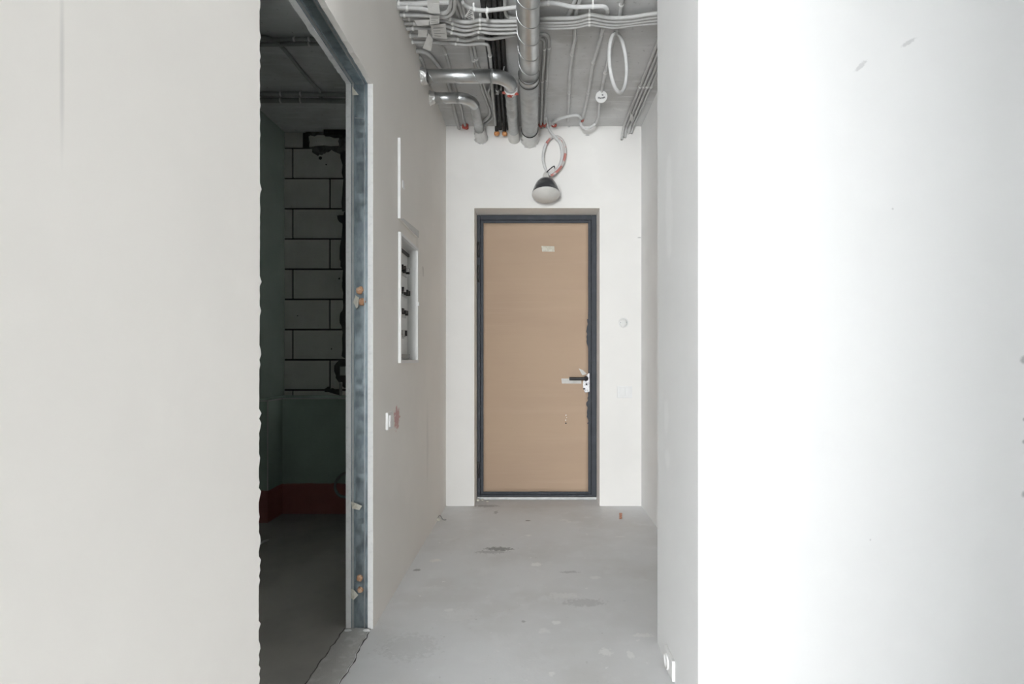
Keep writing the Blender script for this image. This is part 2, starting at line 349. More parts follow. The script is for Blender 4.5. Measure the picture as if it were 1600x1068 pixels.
# bathroom behind the opening
BX = -1.884; YK = 4.02
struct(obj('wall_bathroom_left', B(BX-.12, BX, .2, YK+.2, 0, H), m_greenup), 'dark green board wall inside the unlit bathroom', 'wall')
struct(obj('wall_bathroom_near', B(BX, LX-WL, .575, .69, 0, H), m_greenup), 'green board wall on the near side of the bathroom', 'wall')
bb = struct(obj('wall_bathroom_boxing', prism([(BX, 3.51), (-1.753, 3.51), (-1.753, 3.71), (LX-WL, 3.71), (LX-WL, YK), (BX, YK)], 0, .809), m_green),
            'low green boxing with red waterproofed foot along the bathroom wall', 'wall')
bm = bmesh.new(); box(bm, BX, -1.750, 3.507, 3.515, .803, .812); box(bm, -1.757, -1.750, 3.507, 3.71, .803, .812); box(bm, -1.75, LX-WL-.002, 3.706, 3.714, .803, .812)
box(bm, -1.757, -1.7505, 3.5065, 3.513, .215, .803); obj('corner_bead', bm, m_clip, bb)
wb = struct(obj('wall_bathroom_back', B(BX, LX-WL, YK+.012, YK+.2, .0, H), m_mortar), 'bathroom end wall of pale aerated blocks with dark joints', 'wall')
z0b, ch, jt = .849, .2287, .0125; zr = []
for k in range(-1, 9):
    a = z0b+k*ch+jt/2; b = min(z0b+(k+1)*ch-jt/2, H-.002)
    off = -1.821 if k % 2 == 1 or k == -1 else -1.540
    if k == 8: off = -1.54
    xs = [BX]
    while off < LX-WL-.02: xs.append(off); off += .562
    xs.append(LX-WL)
    for i in range(len(xs)-1):
        x0 = xs[i]+(jt/2 if i else 0.001); x1 = xs[i+1]-(jt/2 if i < len(xs)-2 else 0.001)
        if k == 8 and i == 0: x1 = -1.747
        if k == 8 and i == 1: continue
        dy = random.uniform(-.002, .002)
        bm = bmesh.new(); box(bm, x0, x1, YK+dy, YK+.03, max(a, .70), b, bev=.002)
        obj('block', bm, m_block, wb)
# broken top corner, smeared mortar and the dark edge of the block wall
def onk(px, py, d=0): return ony(px, py, YK+d)
def patch(name, pts, mat, parent, d0, d1, seed):
    r = random.Random(seed); q = []
    for a, b in zip(pts, pts[1:]+pts[:1]):
        for t in (0, .25, .5, .75):
            j = .0 if t == 0 else 1.6
            q.append((a[0]+(b[0]-a[0])*t+r.uniform(-j, j), a[1]+(b[1]-a[1])*t+r.uniform(-j, j)))
    q3 = [onk(*p) for p in q]
    return obj(name, slab([(p.x, p.z) for p in q3], [], lambda x, z: (x, YK+d0, z), Vector((0, d1-d0, 0))), mat, parent)
patch('broken_mortar', [(473, 206), (480, 206), (482, 222), (488, 238), (497, 244), (508, 240), (518, 234), (530, 240), (538, 250), (556, 250), (556, 206), (538, 204)], m_rubble, wb, -.004, .02, 1)
patch('block_fragment', [(483, 214), (500, 212), (530, 216), (530, 228), (484, 230)], m_block, wb, -.010, .02, 2)
for i, pts in enumerate(([(532, 238), (540, 236), (545, 330), (535, 330), (537, 280)], [(527, 337), (546, 334), (546, 366), (536, 354)], [(538, 330), (546, 330), (546, 470), (536, 464), (536, 425), (531, 405)],
                         [(535, 440), (546, 440), (546, 565), (534, 556), (536, 520), (531, 500), (537, 478)], [(523, 570), (530, 563), (546, 560), (546, 610), (534, 602), (525, 590)], [(511, 604), (520, 606), (535, 612), (530, 617), (508, 612)])):
    patch('mortar_smear', pts, m_mortar, wb, -.006, .01, 20+i)
for i, (px, py, r) in enumerate(((501, 247, .016), (510, 257, .008), (490, 217, .01), (530, 435, .008), (465, 493, .005), (518, 545, .005))):
    c = onk(px, py); obj('mortar_crumb', blob((c.x, c.y, c.z), (r, .006, r), i, .3, 1), m_mortar, wb)
a, b = onk(509, 201), onk(538, 214)
v = thing('vent_box', 'black box set into the broken top corner of the block wall', 'vent', (a.x+.1, YK-.03, b.z))
obj('housing', B(a.x, a.x+.26, YK-.045, YK-.002, b.z, a.z, bev=.003), m_vent, v)
bm = bmesh.new()
for k in range(3): box(bm, a.x+.01, a.x+.25, YK-.047, YK-.044, b.z+.012+k*.017, b.z+.019+k*.017)
obj('slats', bm, m_black, v)
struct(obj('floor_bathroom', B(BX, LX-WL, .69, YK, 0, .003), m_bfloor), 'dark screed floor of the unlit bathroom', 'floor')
# rough threshold strip with broken edges
r = random.Random(5); e1, e2 = [], []
for k in range(40):
    y = JN+.01+(JF-JN-.012)*k/39; e1.append((LX-.010+r.uniform(-.004, .004)+.004*math.sin(y*11), y)); e2.append((LX-WL-.002+r.uniform(-.004, .004), y))
th = struct(obj('trim_1', prism(e1+e2[::-1], 0, .0045), m_thresh), 'rough cracked screed strip across the bathroom doorway', 'threshold')
bm = tube(bmesh.new(), [Vector((x+.006, y, .0015)) for x, y in e1], [.0008+.0022*r.random()**2 for _ in e1], 5); obj('crack', bm, m_mortar, th)
bm = tube(bmesh.new(), [Vector((x-.004, y, .003)) for x, y in e2], [.0008+.0022*r.random()**2 for _ in e2], 5); obj('crack', bm, m_mortar, th)

# ------------------------------------------------------------------ entrance door
door = struct(thing('door_1', 'entrance door covered in brown cardboard inside a dark grey frame', 'door', ((DX0+DX1)/2, YD, 0)), 'entrance door covered in brown cardboard inside a dark grey frame', 'door')
def dpt(px, py, d=0): return ony(px, py, YD+d)
fx0, fx1, fzt = DX0+.002, DX1-.002, DZ-.002
ix0, ix1, izt, izb = dpt(754, 0).x, dpt(920.5, 0).x, dpt(0, 347).z, dpt(0, 768.5).z
bm = bmesh.new()
box(bm, fx0, ix0-.018, YD, YD+.09, .022, fzt, bev=.003); box(bm, ix1+.018, fx1, YD, YD+.09, .022, fzt, bev=.003)
box(bm, ix0-.018, ix1+.018, YD, YD+.09, izt+.018, fzt, bev=.003); box(bm, ix0-.018, ix1+.018, YD, YD+.09, .022, izb-.018, bev=.003)
obj('door_frame', bm, m_frame, door)
bm = bmesh.new()
box(bm, ix0-.016, ix0+.006, YD+.006, YD+.08, izb-.016, izt+.016, bev=.002); box(bm, ix1-.006, ix1+.016, YD+.006, YD+.08, izb-.016, izt+.016, bev=.002)
box(bm, ix0+.006, ix1-.006, YD+.006, YD+.08, izt-.004, izt+.016, bev=.002); box(bm, ix0+.006, ix1-.006, YD+.006, YD+.08, izb-.016, izb+.002, bev=.002)
leaf = obj('door_leaf', bm, m_frame, door)
# cardboard sheet with gentle waves and a slightly frayed outline
bm = bmesh.new(); nx, nz = 26, 60; g = []
r = random.Random(2)
for j in range(nz+1):
    row = []
    for i in range(nx+1):
        x = ix0+.004+(ix1-ix0-.008)*i/nx; z = izb+.0+(izt-izb-.002)*j/nz
        if i in (0, nx): x += r.uniform(-.003, .003)
        if j in (0, nz): z += r.uniform(-.003, .003)
        row.append(bm.verts.new((x, YD+.011+.0022*mnoise.noise(Vector((x*1.5, 0, z*6))), z)))
    g.append(row)
for j in range(nz):
    for i in range(nx): bm.faces.new((g[j][i], g[j][i+1], g[j+1][i+1], g[j+1][i]))
rr = bmesh.ops.extrude_face_region(bm, geom=bm.faces[:]); bmesh.ops.translate(bm, verts=[q for q in rr['geom'] if isinstance(q, bmesh.types.BMVert)], vec=(0, .03, 0))
card = obj('cardboard_sheet', bm, m_card, door, True)
for (y0, y1) in ((379, 402), (415, 441), (722, 746)):
    a, b = dpt(745.5, y0), dpt(749.5, y1); cx = (a.x+b.x)/2
    bm = L([(.0, b.z), (.009, b.z), (.009, (a.z+b.z)/2-.002), (.0075, (a.z+b.z)/2), (.009, (a.z+b.z)/2+.002), (.009, a.z), (.004, a.z+.006), (0, a.z+.006)], (cx, YD-.004, 0), (0, 0, 1), seg=12)
    obj('hinge', bm, m_black, door, True)
def card_plate(name, x0, x1, y0, y1, mat, d=-.001, skew=0, parent=door):
    return obj(name, plate([dpt(x0, y0, .006+d), dpt(x1, y0+skew, .006+d), dpt(x1+skew, y1, .006+d), dpt(x0+1, y1-skew*.3, .006+d)], .001), mat, parent)
card_plate('paper_patch', 846, 866, 384, 393, m_paper, skew=.6)
card_plate('torn_paper', 877, 908, 591, 599, m_tag, skew=.5)
obj('torn_paper', plate([dpt(904, 575, .004), dpt(911, 578, .002), dpt(917, 584, .004), dpt(910, 586, .005)], .001), m_tag, door)
lk = obj('lock_plate', slab([(dpt(x, 0).x, dpt(0, y).z) for x, y in ((914, 589), (919, 583), (921, 583), (921, 612), (914, 613), (911, 606), (911, 596))], [], lambda x, z: (x, YD+.003, z), Vector((0, -.008, 0))), m_chrome, door)
for (px, py) in ((916, 600), (912.5, 607)):
    c = dpt(px, py); obj('keyhole', L([(0, 0), (.007, 0), (.007, .004), (0, .004)], (c.x, YD-.004, c.z), (0, -1, 0), seg=12), m_black, lk)
a, b = dpt(914, 591), dpt(888.5, 591)
hb = obj('door_handle', T([(a.x+.006, YD-.004, a.z), (a.x+.006, YD-.03, a.z), (a.x+.004, YD-.045, a.z), (a.x-.012, YD-.052, a.z), (b.x+.02, YD-.052, a.z), (b.x+.002, YD-.052, a.z)], .0125, 10), m_black, door, True)
obj('rosette', L([(0, 0), (.019, 0), (.019, .008), (.015, .011), (0, .011)], (a.x+.006, YD-.003, a.z), (0, -1, 0), seg=20), m_black, hb)
for i, (px, py, r_) in enumerate(((884.5, 648.5, .005), (884, 656, .005), (885.5, 652, .003))):
    c = dpt(px, py); obj('paper_scrap', blob((c.x, YD+.006, c.z), (r_, .002, r_*1.2), i, .3, 1), m_white, door)
c = dpt(884.3, 661); obj('keyhole', L([(0, 0), (.006, 0), (.006, .003), (0, .003)], (c.x, YD+.010, c.z), (0, -1, 0), seg=12), m_black, door)
# smears of dark paint at the right edge of the cardboard
for i, (x0, y0, y1) in enumerate(((917.5, 498, 545), (918, 618, 662))):
    q = [dpt(921.5, y0), dpt(921.5, y1)]; rr2 = random.Random(i)
    n = 12; loop = [(q[0].x, q[0].z), (q[1].x, q[1].z)]
    for k in range(n+1):
        t = k/n; loop.append((dpt(x0+rr2.uniform(-.8, 2.2)-1.5*math.sin(t*3.1), 0).x, q[1].z+(q[0].z-q[1].z)*t))
    obj('paint_smear', slab(loop[1:]+loop[:1], [], lambda x, z: (x, YD+.0055, z), Vector((0, .001, 0))), m_frame, door)
obj('sill', B(DX0+.002, DX1-.002, YD-.012, YD+.09, 0, .021, bev=.003), m_zincd, door)

# ------------------------------------------------------------------ ceiling conduits
ZL, ZC, CR = 2.7893, 2.7645, .0098        # conduits along the ceiling, conduits crossing under them, radius
def conduit(label, pts, mat=None, r=CR, clips=(), group=None, name='conduit', seal=None, n=5):
    P = catmull(path(pts), n)
    o = obj(name, tube(bmesh.new(), P, r, 8), mat or m_cond, None, True)
    tag(o, label, 'conduit', group)
    for (cx, cy) in clips:
        i = min(range(1, len(P)-1), key=lambda i: (VX+P[i].x/P[i].y*F-cx)**2+(VY-(P[i].z-EYE)/P[i].y*F-cy)**2)
        t = (P[i+1]-P[i-1]).normalized()
        bm = tube(bmesh.new(), [P[i]-t*.005, P[i]+t*.005], r+.0022, 10)
        top = min(H-.0005, P[i].z+r+.02)
        if P[i].z > 2.7: box(bm, P[i].x-.004, P[i].x+.004, P[i].y-.004, P[i].y+.004, P[i].z, top)
        obj('clip', bm, m_clip, o)
    if seal: obj('sealant', blob(P[-1], seal, len(label), .25, 2), m_red, o, True)
    return o
def wx(y, z=ZC): return VX-(-LX)*(VY-y)/(z-EYE)       # picture column of the left wall at row y
g_b = 'conduits crossing the ceiling side by side'
rowsL = [  # left wall to the duct and on to the right wall, from the camera towards the door
 ([(17,), (655, 18), (672, 20.5), (690, 26), (703, 29), (720, 34), (735, 34.5), (750, 31), (768, 33), (800, 33), (825, 31)], [(843, 29), (870, 29), (900, 28), (921, 23), (935, 25), (960, 28.5), (990, 26.5), (1012, 23), (1040, 20)], 'first of the four, nearest the room'),
 ([(29,), (660, 29.5), (690, 31.5), (703, 34.5), (720, 40), (735, 40.5), (750, 37), (768, 39), (800, 39), (825, 37)], [(843, 35), (870, 35), (900, 33.5), (921, 28.5), (935, 30.5), (960, 33.5), (990, 31.5), (1012, 28), (1040, 25)], 'second of the four'),
 ([(36,), (660, 36.5), (690, 38.5), (703, 42), (725, 47), (740, 45), (750, 43), (768, 45), (800, 44.5), (825, 42)], [(843, 39.5), (870, 39.5), (900, 38), (921, 33.5), (935, 35.5), (960, 38.5), (990, 35.5), (1012, 32.5), (1040, 30)], 'third of the four'),
 ([(44,), (665, 45), (690, 46), (705, 50), (722, 54), (735, 53), (748, 49), (768, 51.5), (800, 51), (825, 47)], [(843, 44), (870, 44), (900, 42), (921, 38), (935, 39.5), (960, 42.5), (990, 39), (1012, 37), (1040, 35)], 'last of the four, nearest the door')]
for a, b, lab in rowsL:
    y0 = a[0][0]; zz = ZC-.0028*rowsL.index((a, b, lab)); pts = [(wx(y0)-4, y0, zz)]+[(x, y, zz) for x, y in a[1:]+b]
    cl = [(749, a[6][1] if len(a) > 6 else 40), (704, a[4][1])]+[(921, b[3][1])]+[(638+y0*.35-6, y0)]
    conduit('grey conduit crossing behind the big duct, '+lab, pts, m_cond, clips=cl, group=g_b)
conduit('grey conduit below the four crossing ones, rising to end beside the big duct', [(wx(55)-4, 55, ZC), (665, 56.5, ZC), (690, 58, ZC), (708, 60, ZC), (724, 63, ZC), (735, 62, ZC), (748, 58, ZC), (765, 60.5, ZC), (780, 58.5, ZC), (798, 56, ZC), (830, 52, ZC)], clips=[(749, 58), (714, 60), (640, 55)])
conduit('grey conduit from the left wall turning toward the door beside the black pipes', [(wx(65)-4, 65, ZC), (665, 66, ZC), (690, 67, ZC), (712, 68, ZC), (726, 69.5, ZC), (742, 68.5, ZC), (756, 68, ZC), (762, 70.5, ZC), (764, 78, ZC), (766, 90, ZC), (768, 112, ZC), (769, 140, ZC), (772, 175, ZC), (774, 195, ZC)], clips=[(713, 68), (764, 88), (646, 65)])
conduit('grey conduit from the left wall bending sharply back toward the room, inner one', [(wx(12)-4, 12, ZC-.0205), (660, 14, ZC-.0205), (684, 20.5, ZC-.0205), (697, 19.5, ZC-.0205), (703, 12, ZC-.0205), (704.5, 0, ZC-.0205), (704.5, -22, ZC-.0205)], clips=[(632, 12)])
conduit('grey conduit from the left wall bending sharply back toward the room, outer one', [(wx(23)-4, 23, ZC-.0205), (665, 24, ZC-.0205), (688, 26.5, ZC-.0205), (701, 24.5, ZC-.0205), (709, 15, ZC-.0205), (711, 0, ZC-.0205), (711, -22, ZC-.0205)], clips=[(636, 23)])
conduit('thick grey conduit at the top left picture corner along the crossing bundle', [(wx(6)-4, 6, ZC), (650, 6.5, ZC), (672, 5, ZC), (700, 4, ZC), (712, 3, ZC)], r=.012, clips=[(627, 6)])
for i, (x0, x1, x2, x3, lab) in enumerate(((707, 713, 719, 725, 'leftmost of three'), (715, 719.5, 724, 729, 'middle of three'), (722, 724.5, 728, 733, 'rightmost of three'))):
    conduit('grey conduit slanting under the crossing bundle beside the hatched tag, '+lab, [(x0-4, -22, ZL), (x0, 0, ZL), (x1, 15, ZL), (x2, 32, ZL), (x3, 54, ZL)])
conduit('grey conduit of the slanting pair between crossing bundle and elbow duct, left one', [(727, 54, ZL), (734, 72, ZL), (738.5, 90, ZL), (745, 111, ZL), (752, 136, ZL), (760, 158, ZL), (765.5, 174, ZL), (762, 184, ZL), (754, 190, ZL), (748, 193, ZL)], clips=[(738.5, 93)], r=.0098)
conduit('grey conduit of the slanting pair between crossing bundle and elbow duct, right one', [(733, 54, ZL), (740, 72, ZL), (744, 92, ZL), (750, 111, ZL), (757, 136, ZL), (766, 160, ZL), (770, 174, ZL), (770, 183, ZL), (763, 190, ZL), (757, 194, ZL)], clips=[(744, 93)], r=.0098)
conduit('grey conduit kinked beside the black pipes ending above the cream wall', [(766.5, 136, ZL-.01), (763, 144, ZL-.01), (768, 158, ZL-.01), (773, 176, ZL-.01), (774.5, 190, ZL-.012)], r=.009)
conduit('light grey conduit crossing in front of the black pipes near the top edge', [(722, 3, ZC), (729, 10.5, ZC), (738, 14, ZC), (750, 16, ZC), (765, 16, ZC), (785, 14, ZC), (806, 11.5, ZC), (830, 9, ZC)], clips=[(741, 13), (761, 16)])
conduit('grey conduit hooking round from the top edge into the big duct', [(788, -20, ZL-.012), (789, 0, ZL-.012), (789, 14, ZL-.012), (791, 23, ZL-.012), (797, 27.5, ZL-.012), (812, 28, ZL-.014), (826, 27, ZL-.016)], r=.0095)
conduit('light conduit crossing right of the big duct and bending into the bundle', [(838, 8, ZC), (845, 6, ZC), (860, 4.5, ZC), (872, 6, ZC), (885, 9, ZC), (897, 11, ZC), (915, 10.8, ZC), (933, 10.2, ZC), (943, 10.5, ZC), (948, 13.5, ZC), (949.3, 17.5, ZC+.003), (949.3, 19.5, ZC+.014), (949, 20.5, ZL-.001), (948.5, 26, ZL), (945, 40, ZL), (941, 50, ZL)], m_condw, clips=[(858, 4.6), (928, 10.3)], r=.0100)
conduit('light conduit slanting above the bundle, left of the two crossing sticks', [(905, -20, ZL), (898, 1, ZL), (893, 13, ZL), (887, 26, ZL), (883, 36, ZL)], m_condw)
conduit('light conduit running to the door wall, nearest the big duct of the bare three', [(912, -20, ZL), (906, 0, ZL), (902, 12, ZL), (899, 26, ZL), (898, 46, ZL), (898, 62, ZL), (895, 76, ZL), (893, 92, ZL), (890.5, 115, ZL), (889, 145, ZL), (888, 178, ZL), (887, 190, ZL)], m_condw, clips=[(893, 86), (889, 143)], r=.0098)
conduit('light conduit running to the door wall with red sealant at its end', [(942, 44, ZL), (940, 52, ZL), (937, 64, ZL), (931, 84, ZL), (926, 102, ZL), (921.5, 128, ZL), (917, 155, ZL), (911.5, 178, ZL), (910, 186, ZL-.004)], m_condw, clips=[(940, 54), (927, 98), (919, 147)], r=.0098, seal=(.012, .012, .022))
conduit('light conduit leading to the round white junction box', [(974, -20, ZL), (972, 0, ZL), (970, 12, ZL), (968.5, 25, ZL), (963, 46, ZL), (958, 62, ZL), (953, 84, ZL), (947, 108, ZL), (941, 136, ZL), (940, 146, ZL-.004)], m_condw, clips=[(944, 114), (970, 8)], r=.0100)
conduit('outer grey conduit of the looped pair beside the big duct', [(838, 60, ZL), (845, 55, ZL), (852, 54.5, ZL), (857, 60, ZL), (857.5, 74, ZL), (855.5, 100, ZL), (853.5, 130, ZL), (852, 160, ZL), (851, 186, ZL), (850.5, 194, ZL-.006)], clips=[(857, 76), (854, 125)], r=.0098, seal=(.017, .012, .02))
conduit('inner grey conduit of the looped pair beside the big duct', [(838, 66, ZL), (844, 60.5, ZL), (849, 62, ZL), (850.5, 70, ZL), (849.5, 88, ZL), (847.5, 120, ZL), (846.5, 150, ZL), (845.5, 184, ZL), (845, 195, ZL-.006)], clips=[(850, 76), (847, 125)], r=.0098, seal=(.016, .012, .02))
for i, lab in enumerate(('leftmost', 'second from the left', 'third from the left', 'rightmost')):
    X = .672+.0228*i; e = [(0, 0), (.012, -.075), (-.01, -.03), (.006, -.02)][i]
    P = catmull([Vector((X, 2.06, ZL)), Vector((X+.003, 2.5, ZL)), Vector((X, 2.9, ZL)), Vector((X-.002, 3.3, ZL)), Vector((X-.004, 3.7, ZL)), Vector((X-.008, 3.86, ZL-.002)), Vector((X-.014, 3.897, ZL-.03-.012*((i+1) % 2))), Vector((X-.02, 3.903, ZL-.05-.045*(i == 0)-.03*(i == 1)))], 5)
    o = tag(obj('conduit', tube(bmesh.new(), P, .0098, 8), m_cond, None, True), 'grey conduit in the right ceiling corner bundle, '+lab+' of four', 'conduit', 'conduits in the right ceiling corner')
    for yy in (2.72, 3.32):
        bm = tube(bmesh.new(), [Vector((X-.001, yy, ZL)), Vector((X-.001, yy+.012, ZL))], .0120, 10); box(bm, X-.005, X+.003, yy, yy+.01, ZL, H-.0005); obj('clip', bm, m_clip, o)
obj_strip = tag(obj('paper_tag', plate([onz(985.5, 176, 2.778), onz(990, 183, 2.776), onz(987.5, 192, 2.772), onz(984, 186, 2.774)], .001), m_tag), 'small white paper tag on the right corner conduits', 'tag')
# thick conduits curving in from the left wall under the crossing bundle
conduit('thick grey conduit curving out of the left wall above the elbow duct', [(wx(80, 2.78)-4, 79, 2.78), (660, 80.5, 2.78), (668, 84, 2.78), (676, 92, 2.78), (683, 101, 2.78), (690, 111, 2.78), (697, 124, 2.782), (704, 143, 2.782), (708, 165, 2.782), (713, 186, 2.782), (717, 200, 2.776)], r=.0125)
conduit('grey conduit arching from the crossing bundle over both elbow ducts', [(672, 62, ZL), (681, 65, ZL), (690, 72, ZL), (696, 83, ZL), (700, 97, ZL), (704, 111, ZL), (709, 130, ZL), (715, 150, ZL), (720, 166, ZL), (723, 182, ZL), (727, 197, ZL-.006)], r=.0095, clips=[(697, 84)], seal=(.024, .016, .026))
conduit('short grey conduit hanging behind the thick one at the left wall', [(655, 88, 2.785), (660, 96, 2.785), (664, 110, 2.785), (671, 132, 2.785)], r=.0098)

# round junction box with scribble, and the conduit drooping from it
c = onz(939.5, 149.5, 2.772)
jb = thing('junction_box', 'round white junction box on the ceiling with scribbled marks', 'junction box', (c.x, c.y, 2.755))
jax = Vector((0, -.72, -.69)).normalized(); jc = Vector((c.x, c.y, 2.768)); ju = Vector((1, 0, 0)); jv = jax.cross(ju)
obj('box_body', L([(0, -.022), (.034, -.022), (.036, .0), (.034, .006), (0, .006)], jc, jax, seg=28), m_white, jb, True)
obj('lid', L([(0, .006), (.038, .006), (.038, .010), (.035, .012), (0, .012)], jc, jax, seg=28), m_white, jb)
bm = bmesh.new()
for k, (dx, dy, w) in enumerate(((-.022, .004, .010), (-.010, .007, .010), (.003, .005, .010), (.014, .002, .009), (.002, -.013, .008))):
    tube(bm, catmull([jc+jax*.0123+ju*(dx+w*t)+jv*(-(dy+(.006 if q % 2 else -.005))) for q, t in enumerate((0, .3, .7, 1))], 3), .0013, 5)
obj('scribble', bm, m_ink, jb)
conduit('light conduit drooping from the junction box to the red sealed end', [(937, 158, 2.785), (935.5, 170, 2.78), (935, 180, 2.77), (931, 191, 0, 3.80), (924, 198, 0, 3.80), (916, 200.5, 0, 3.80), (909, 197, 0, 3.80), (907, 190, 0, 3.80), (908, 185, 2.783)], m_condw, r=.0105)
conduit('light conduit arching from the red end to the hanging coil', [(908, 185, 2.770), (903, 180.5, 2.776), (893, 180.5, 2.776), (882, 183.5, 2.772), (872, 187, 2.766), (864, 191.5, 0, 3.82), (866, 196, 0, 3.86)], m_condw, r=.0105, seal=(.02, .02, .014))
# hanging white hoop
hp = onz(967, 53, 2.78)
cx, cy, cz = hp.x-.004, hp.y, hp.z-.152; ang = math.radians(68)
P = [Vector((cx+.150*math.sin(t)*math.cos(ang)+.0, cy+.150*math.sin(t)*math.sin(ang)*.5, cz+.150*math.cos(t))) for t in [2*math.pi*k/40-.25 for k in range(42)]]
P = [Vector((hp.x-.02, hp.y-.06, ZL-.002))]+P
tag(obj('conduit_coil', tube(bmesh.new(), P, .0100, 10), m_condw, None, True), 'white conduit hoop hanging down from the ceiling', 'conduit')
# coil over the lamp: grey hose and red striped hose
yb = 3.875
conduit('grey hose coiled above the hanging lamp', [(853, 184, 2.775), (855, 193, 0, 3.87), (859, 204, 0, yb), (866, 213, 0, yb), (874, 222, 0, yb-.004), (878, 238, 0, yb-.006), (876, 254, 0, yb-.006), (869, 267, 0, yb-.004), (861, 274, 0, yb), (853, 265, 0, yb), (848.5, 250, 0, yb), (849.5, 236, 0, yb), (853, 224, 0, yb)], m_condw, r=.0105, name='hose')
conduit('red striped hose looped with the grey coil above the lamp', [(852, 228, 0, yb+.012), (857, 219, 0, yb+.012), (864, 214, 0, yb+.014), (873, 214, 0, yb+.016), (880, 221, 0, yb+.014), (883.5, 234, 0, yb+.010), (882, 248, 0, yb+.006), (877, 260, 0, yb-.006), (869, 269, 0, yb-.018), (860, 275, 0, yb-.022)], m_condr, r=.0095, name='hose')
tag(obj('wire_hook', T([ony(851, 272, 3.85), ony(857, 266, 3.845), ony(863, 261, 3.84), ony(866, 259.5, 3.84), ony(866.5, 263, 3.845)], .004, 6), m_black, None, True), 'dark bent wire hook hanging at the foot of the hose coil', 'hook')

# lamp
lc = ony(853, 303, 3.80); ax = Vector((0, math.sin(math.radians(13)), math.cos(math.radians(13))))
lamp = thing('hanging_lamp', 'dark domed reflector lamp hanging over the entrance door', 'lamp', lc)
Rl = .100
obj('reflector', L([(Rl, 0), (Rl*.985, .010), (Rl*.90, .035), (Rl*.80, .062), (Rl*.68, .086), (Rl*.52, .104), (Rl*.34, .114), (Rl*.2, .117), (0, .117)], lc, ax, 36), m_shade, lamp, True)
obj('lamp_glass', L([(Rl, 0), (Rl*1.015, -.004), (Rl*.98, -.012), (Rl*.82, -.026), (Rl*.55, -.042), (Rl*.25, -.050), (0, -.052)], lc, ax, 36), m_opal, lamp, True)
nk = lc+ax*.114
obj('socket', L([(.024, 0), (.026, .012), (.022, .035), (.016, .05), (.008, .055), (0, .055)], nk, ax, 20), m_opal, lamp, True)
obj('cable', T([nk+ax*.05, ony(852, 276, 3.86), ony(853, 268, 3.868)], .005, 6), m_condw, lamp, True)

# ------------------------------------------------------------------ ducts
def helix(bm, y0, y1, x, z, r, pitch, rr, axis='y', start=0.0):
    n = int((y1-y0)/pitch*24); pts = []
    for k in range(n+1):
        t = y0+(y1-y0)*k/n; a = 2*math.pi*(t-y0)/pitch+start
        if axis == 'y': pts.append(Vector((x+r*math.cos(a), t, z+r*math.sin(a))))
        else: pts.append(Vector((t, x+r*math.cos(a), z+r*math.sin(a))))
    return tube(bm, pts, rr, 6)
def ring(bm, c, axis, r, rr):
    ax = Vector(axis).normalized(); u = ax.orthogonal().normalized(); v = ax.cross(u); c = Vector(c)
    n = 36; pts = [c+r*(u*math.cos(2*math.pi*k/n)+v*math.sin(2*math.pi*k/n)) for k in range(n+2)]
    return tube(bm, pts, rr, 6, cap=False)
def foil(c, axis, r0, r1, ln, seed):
    prof = [(r0+(r1-r0)*(k/14)**1.5, ln*k/14) for k in range(15)]+[(r1*1.05, ln*1.0)]
    bm = L(prof, c, axis, 64); ax = Vector(axis).normalized(); c = Vector(c)
    for v in bm.verts:
        d = v.co-c; h = d.dot(ax); rad = (d-ax*h).normalized(); t = min(1, max(0, h/ln))
        n1 = mnoise.noise(v.co*38+Vector((seed, 0, 0))); n2 = mnoise.noise(v.co*95+Vector((0, seed, 5)))
        v.co += rad*(.012*abs(n1)+.007*n2)*(.25+t)+ax*.004*n2*(1-t)
    return bm
dx, dz, dr = -.024, 2.700, .0545
d = thing('ventilation_duct', 'large round galvanised spiral duct running along the ceiling to the door wall', 'duct', (dx, 3.0, dz-dr))
obj('spiral_pipe', tube(bmesh.new(), [Vector((dx, y, dz)) for y in (1.55, 2.2, 2.8, 3.03)], dr, 40), m_zinc, d, True)
obj('spiral_seam', helix(bmesh.new(), 1.58, 3.0, dx, dz, dr+.0005, .1385, .0024, start=.22), m_zinc, d, True)
obj('smooth_pipe', tube(bmesh.new(), [Vector((dx, 3.02, dz)), Vector((dx, 3.4, dz)), Vector((dx, 3.79, dz))], dr+.0015, 40), m_zincd, d, True)
for k in range(5): obj('pipe_crease', ring(bmesh.new(), (dx, 3.18+k*.115+.01*(k % 2), dz), (0.02*(k % 3), 1, 0), dr+.0012, .0009), m_zincd, d, True)
co = obj('collar', tube(bmesh.new(), [Vector((dx, 3.01, dz)), Vector((dx, 3.075, dz))], dr+.004, 40), m_zinc, d, True)
for yy in (3.015, 3.075): obj('gasket', ring(bmesh.new(), (dx, yy, dz), (0, 1, 0), dr+.0045, .0026), m_gasket, co, True)
obj('gasket', ring(bmesh.new(), (dx, 3.745, dz), (0, 1, 0), dr+.003, .0035), m_gasket, d, True)
obj('foil_seal', foil((dx, 3.75, dz), (0, 1, 0), dr+.004, dr+.007, .165, 1), m_foil, d, True)
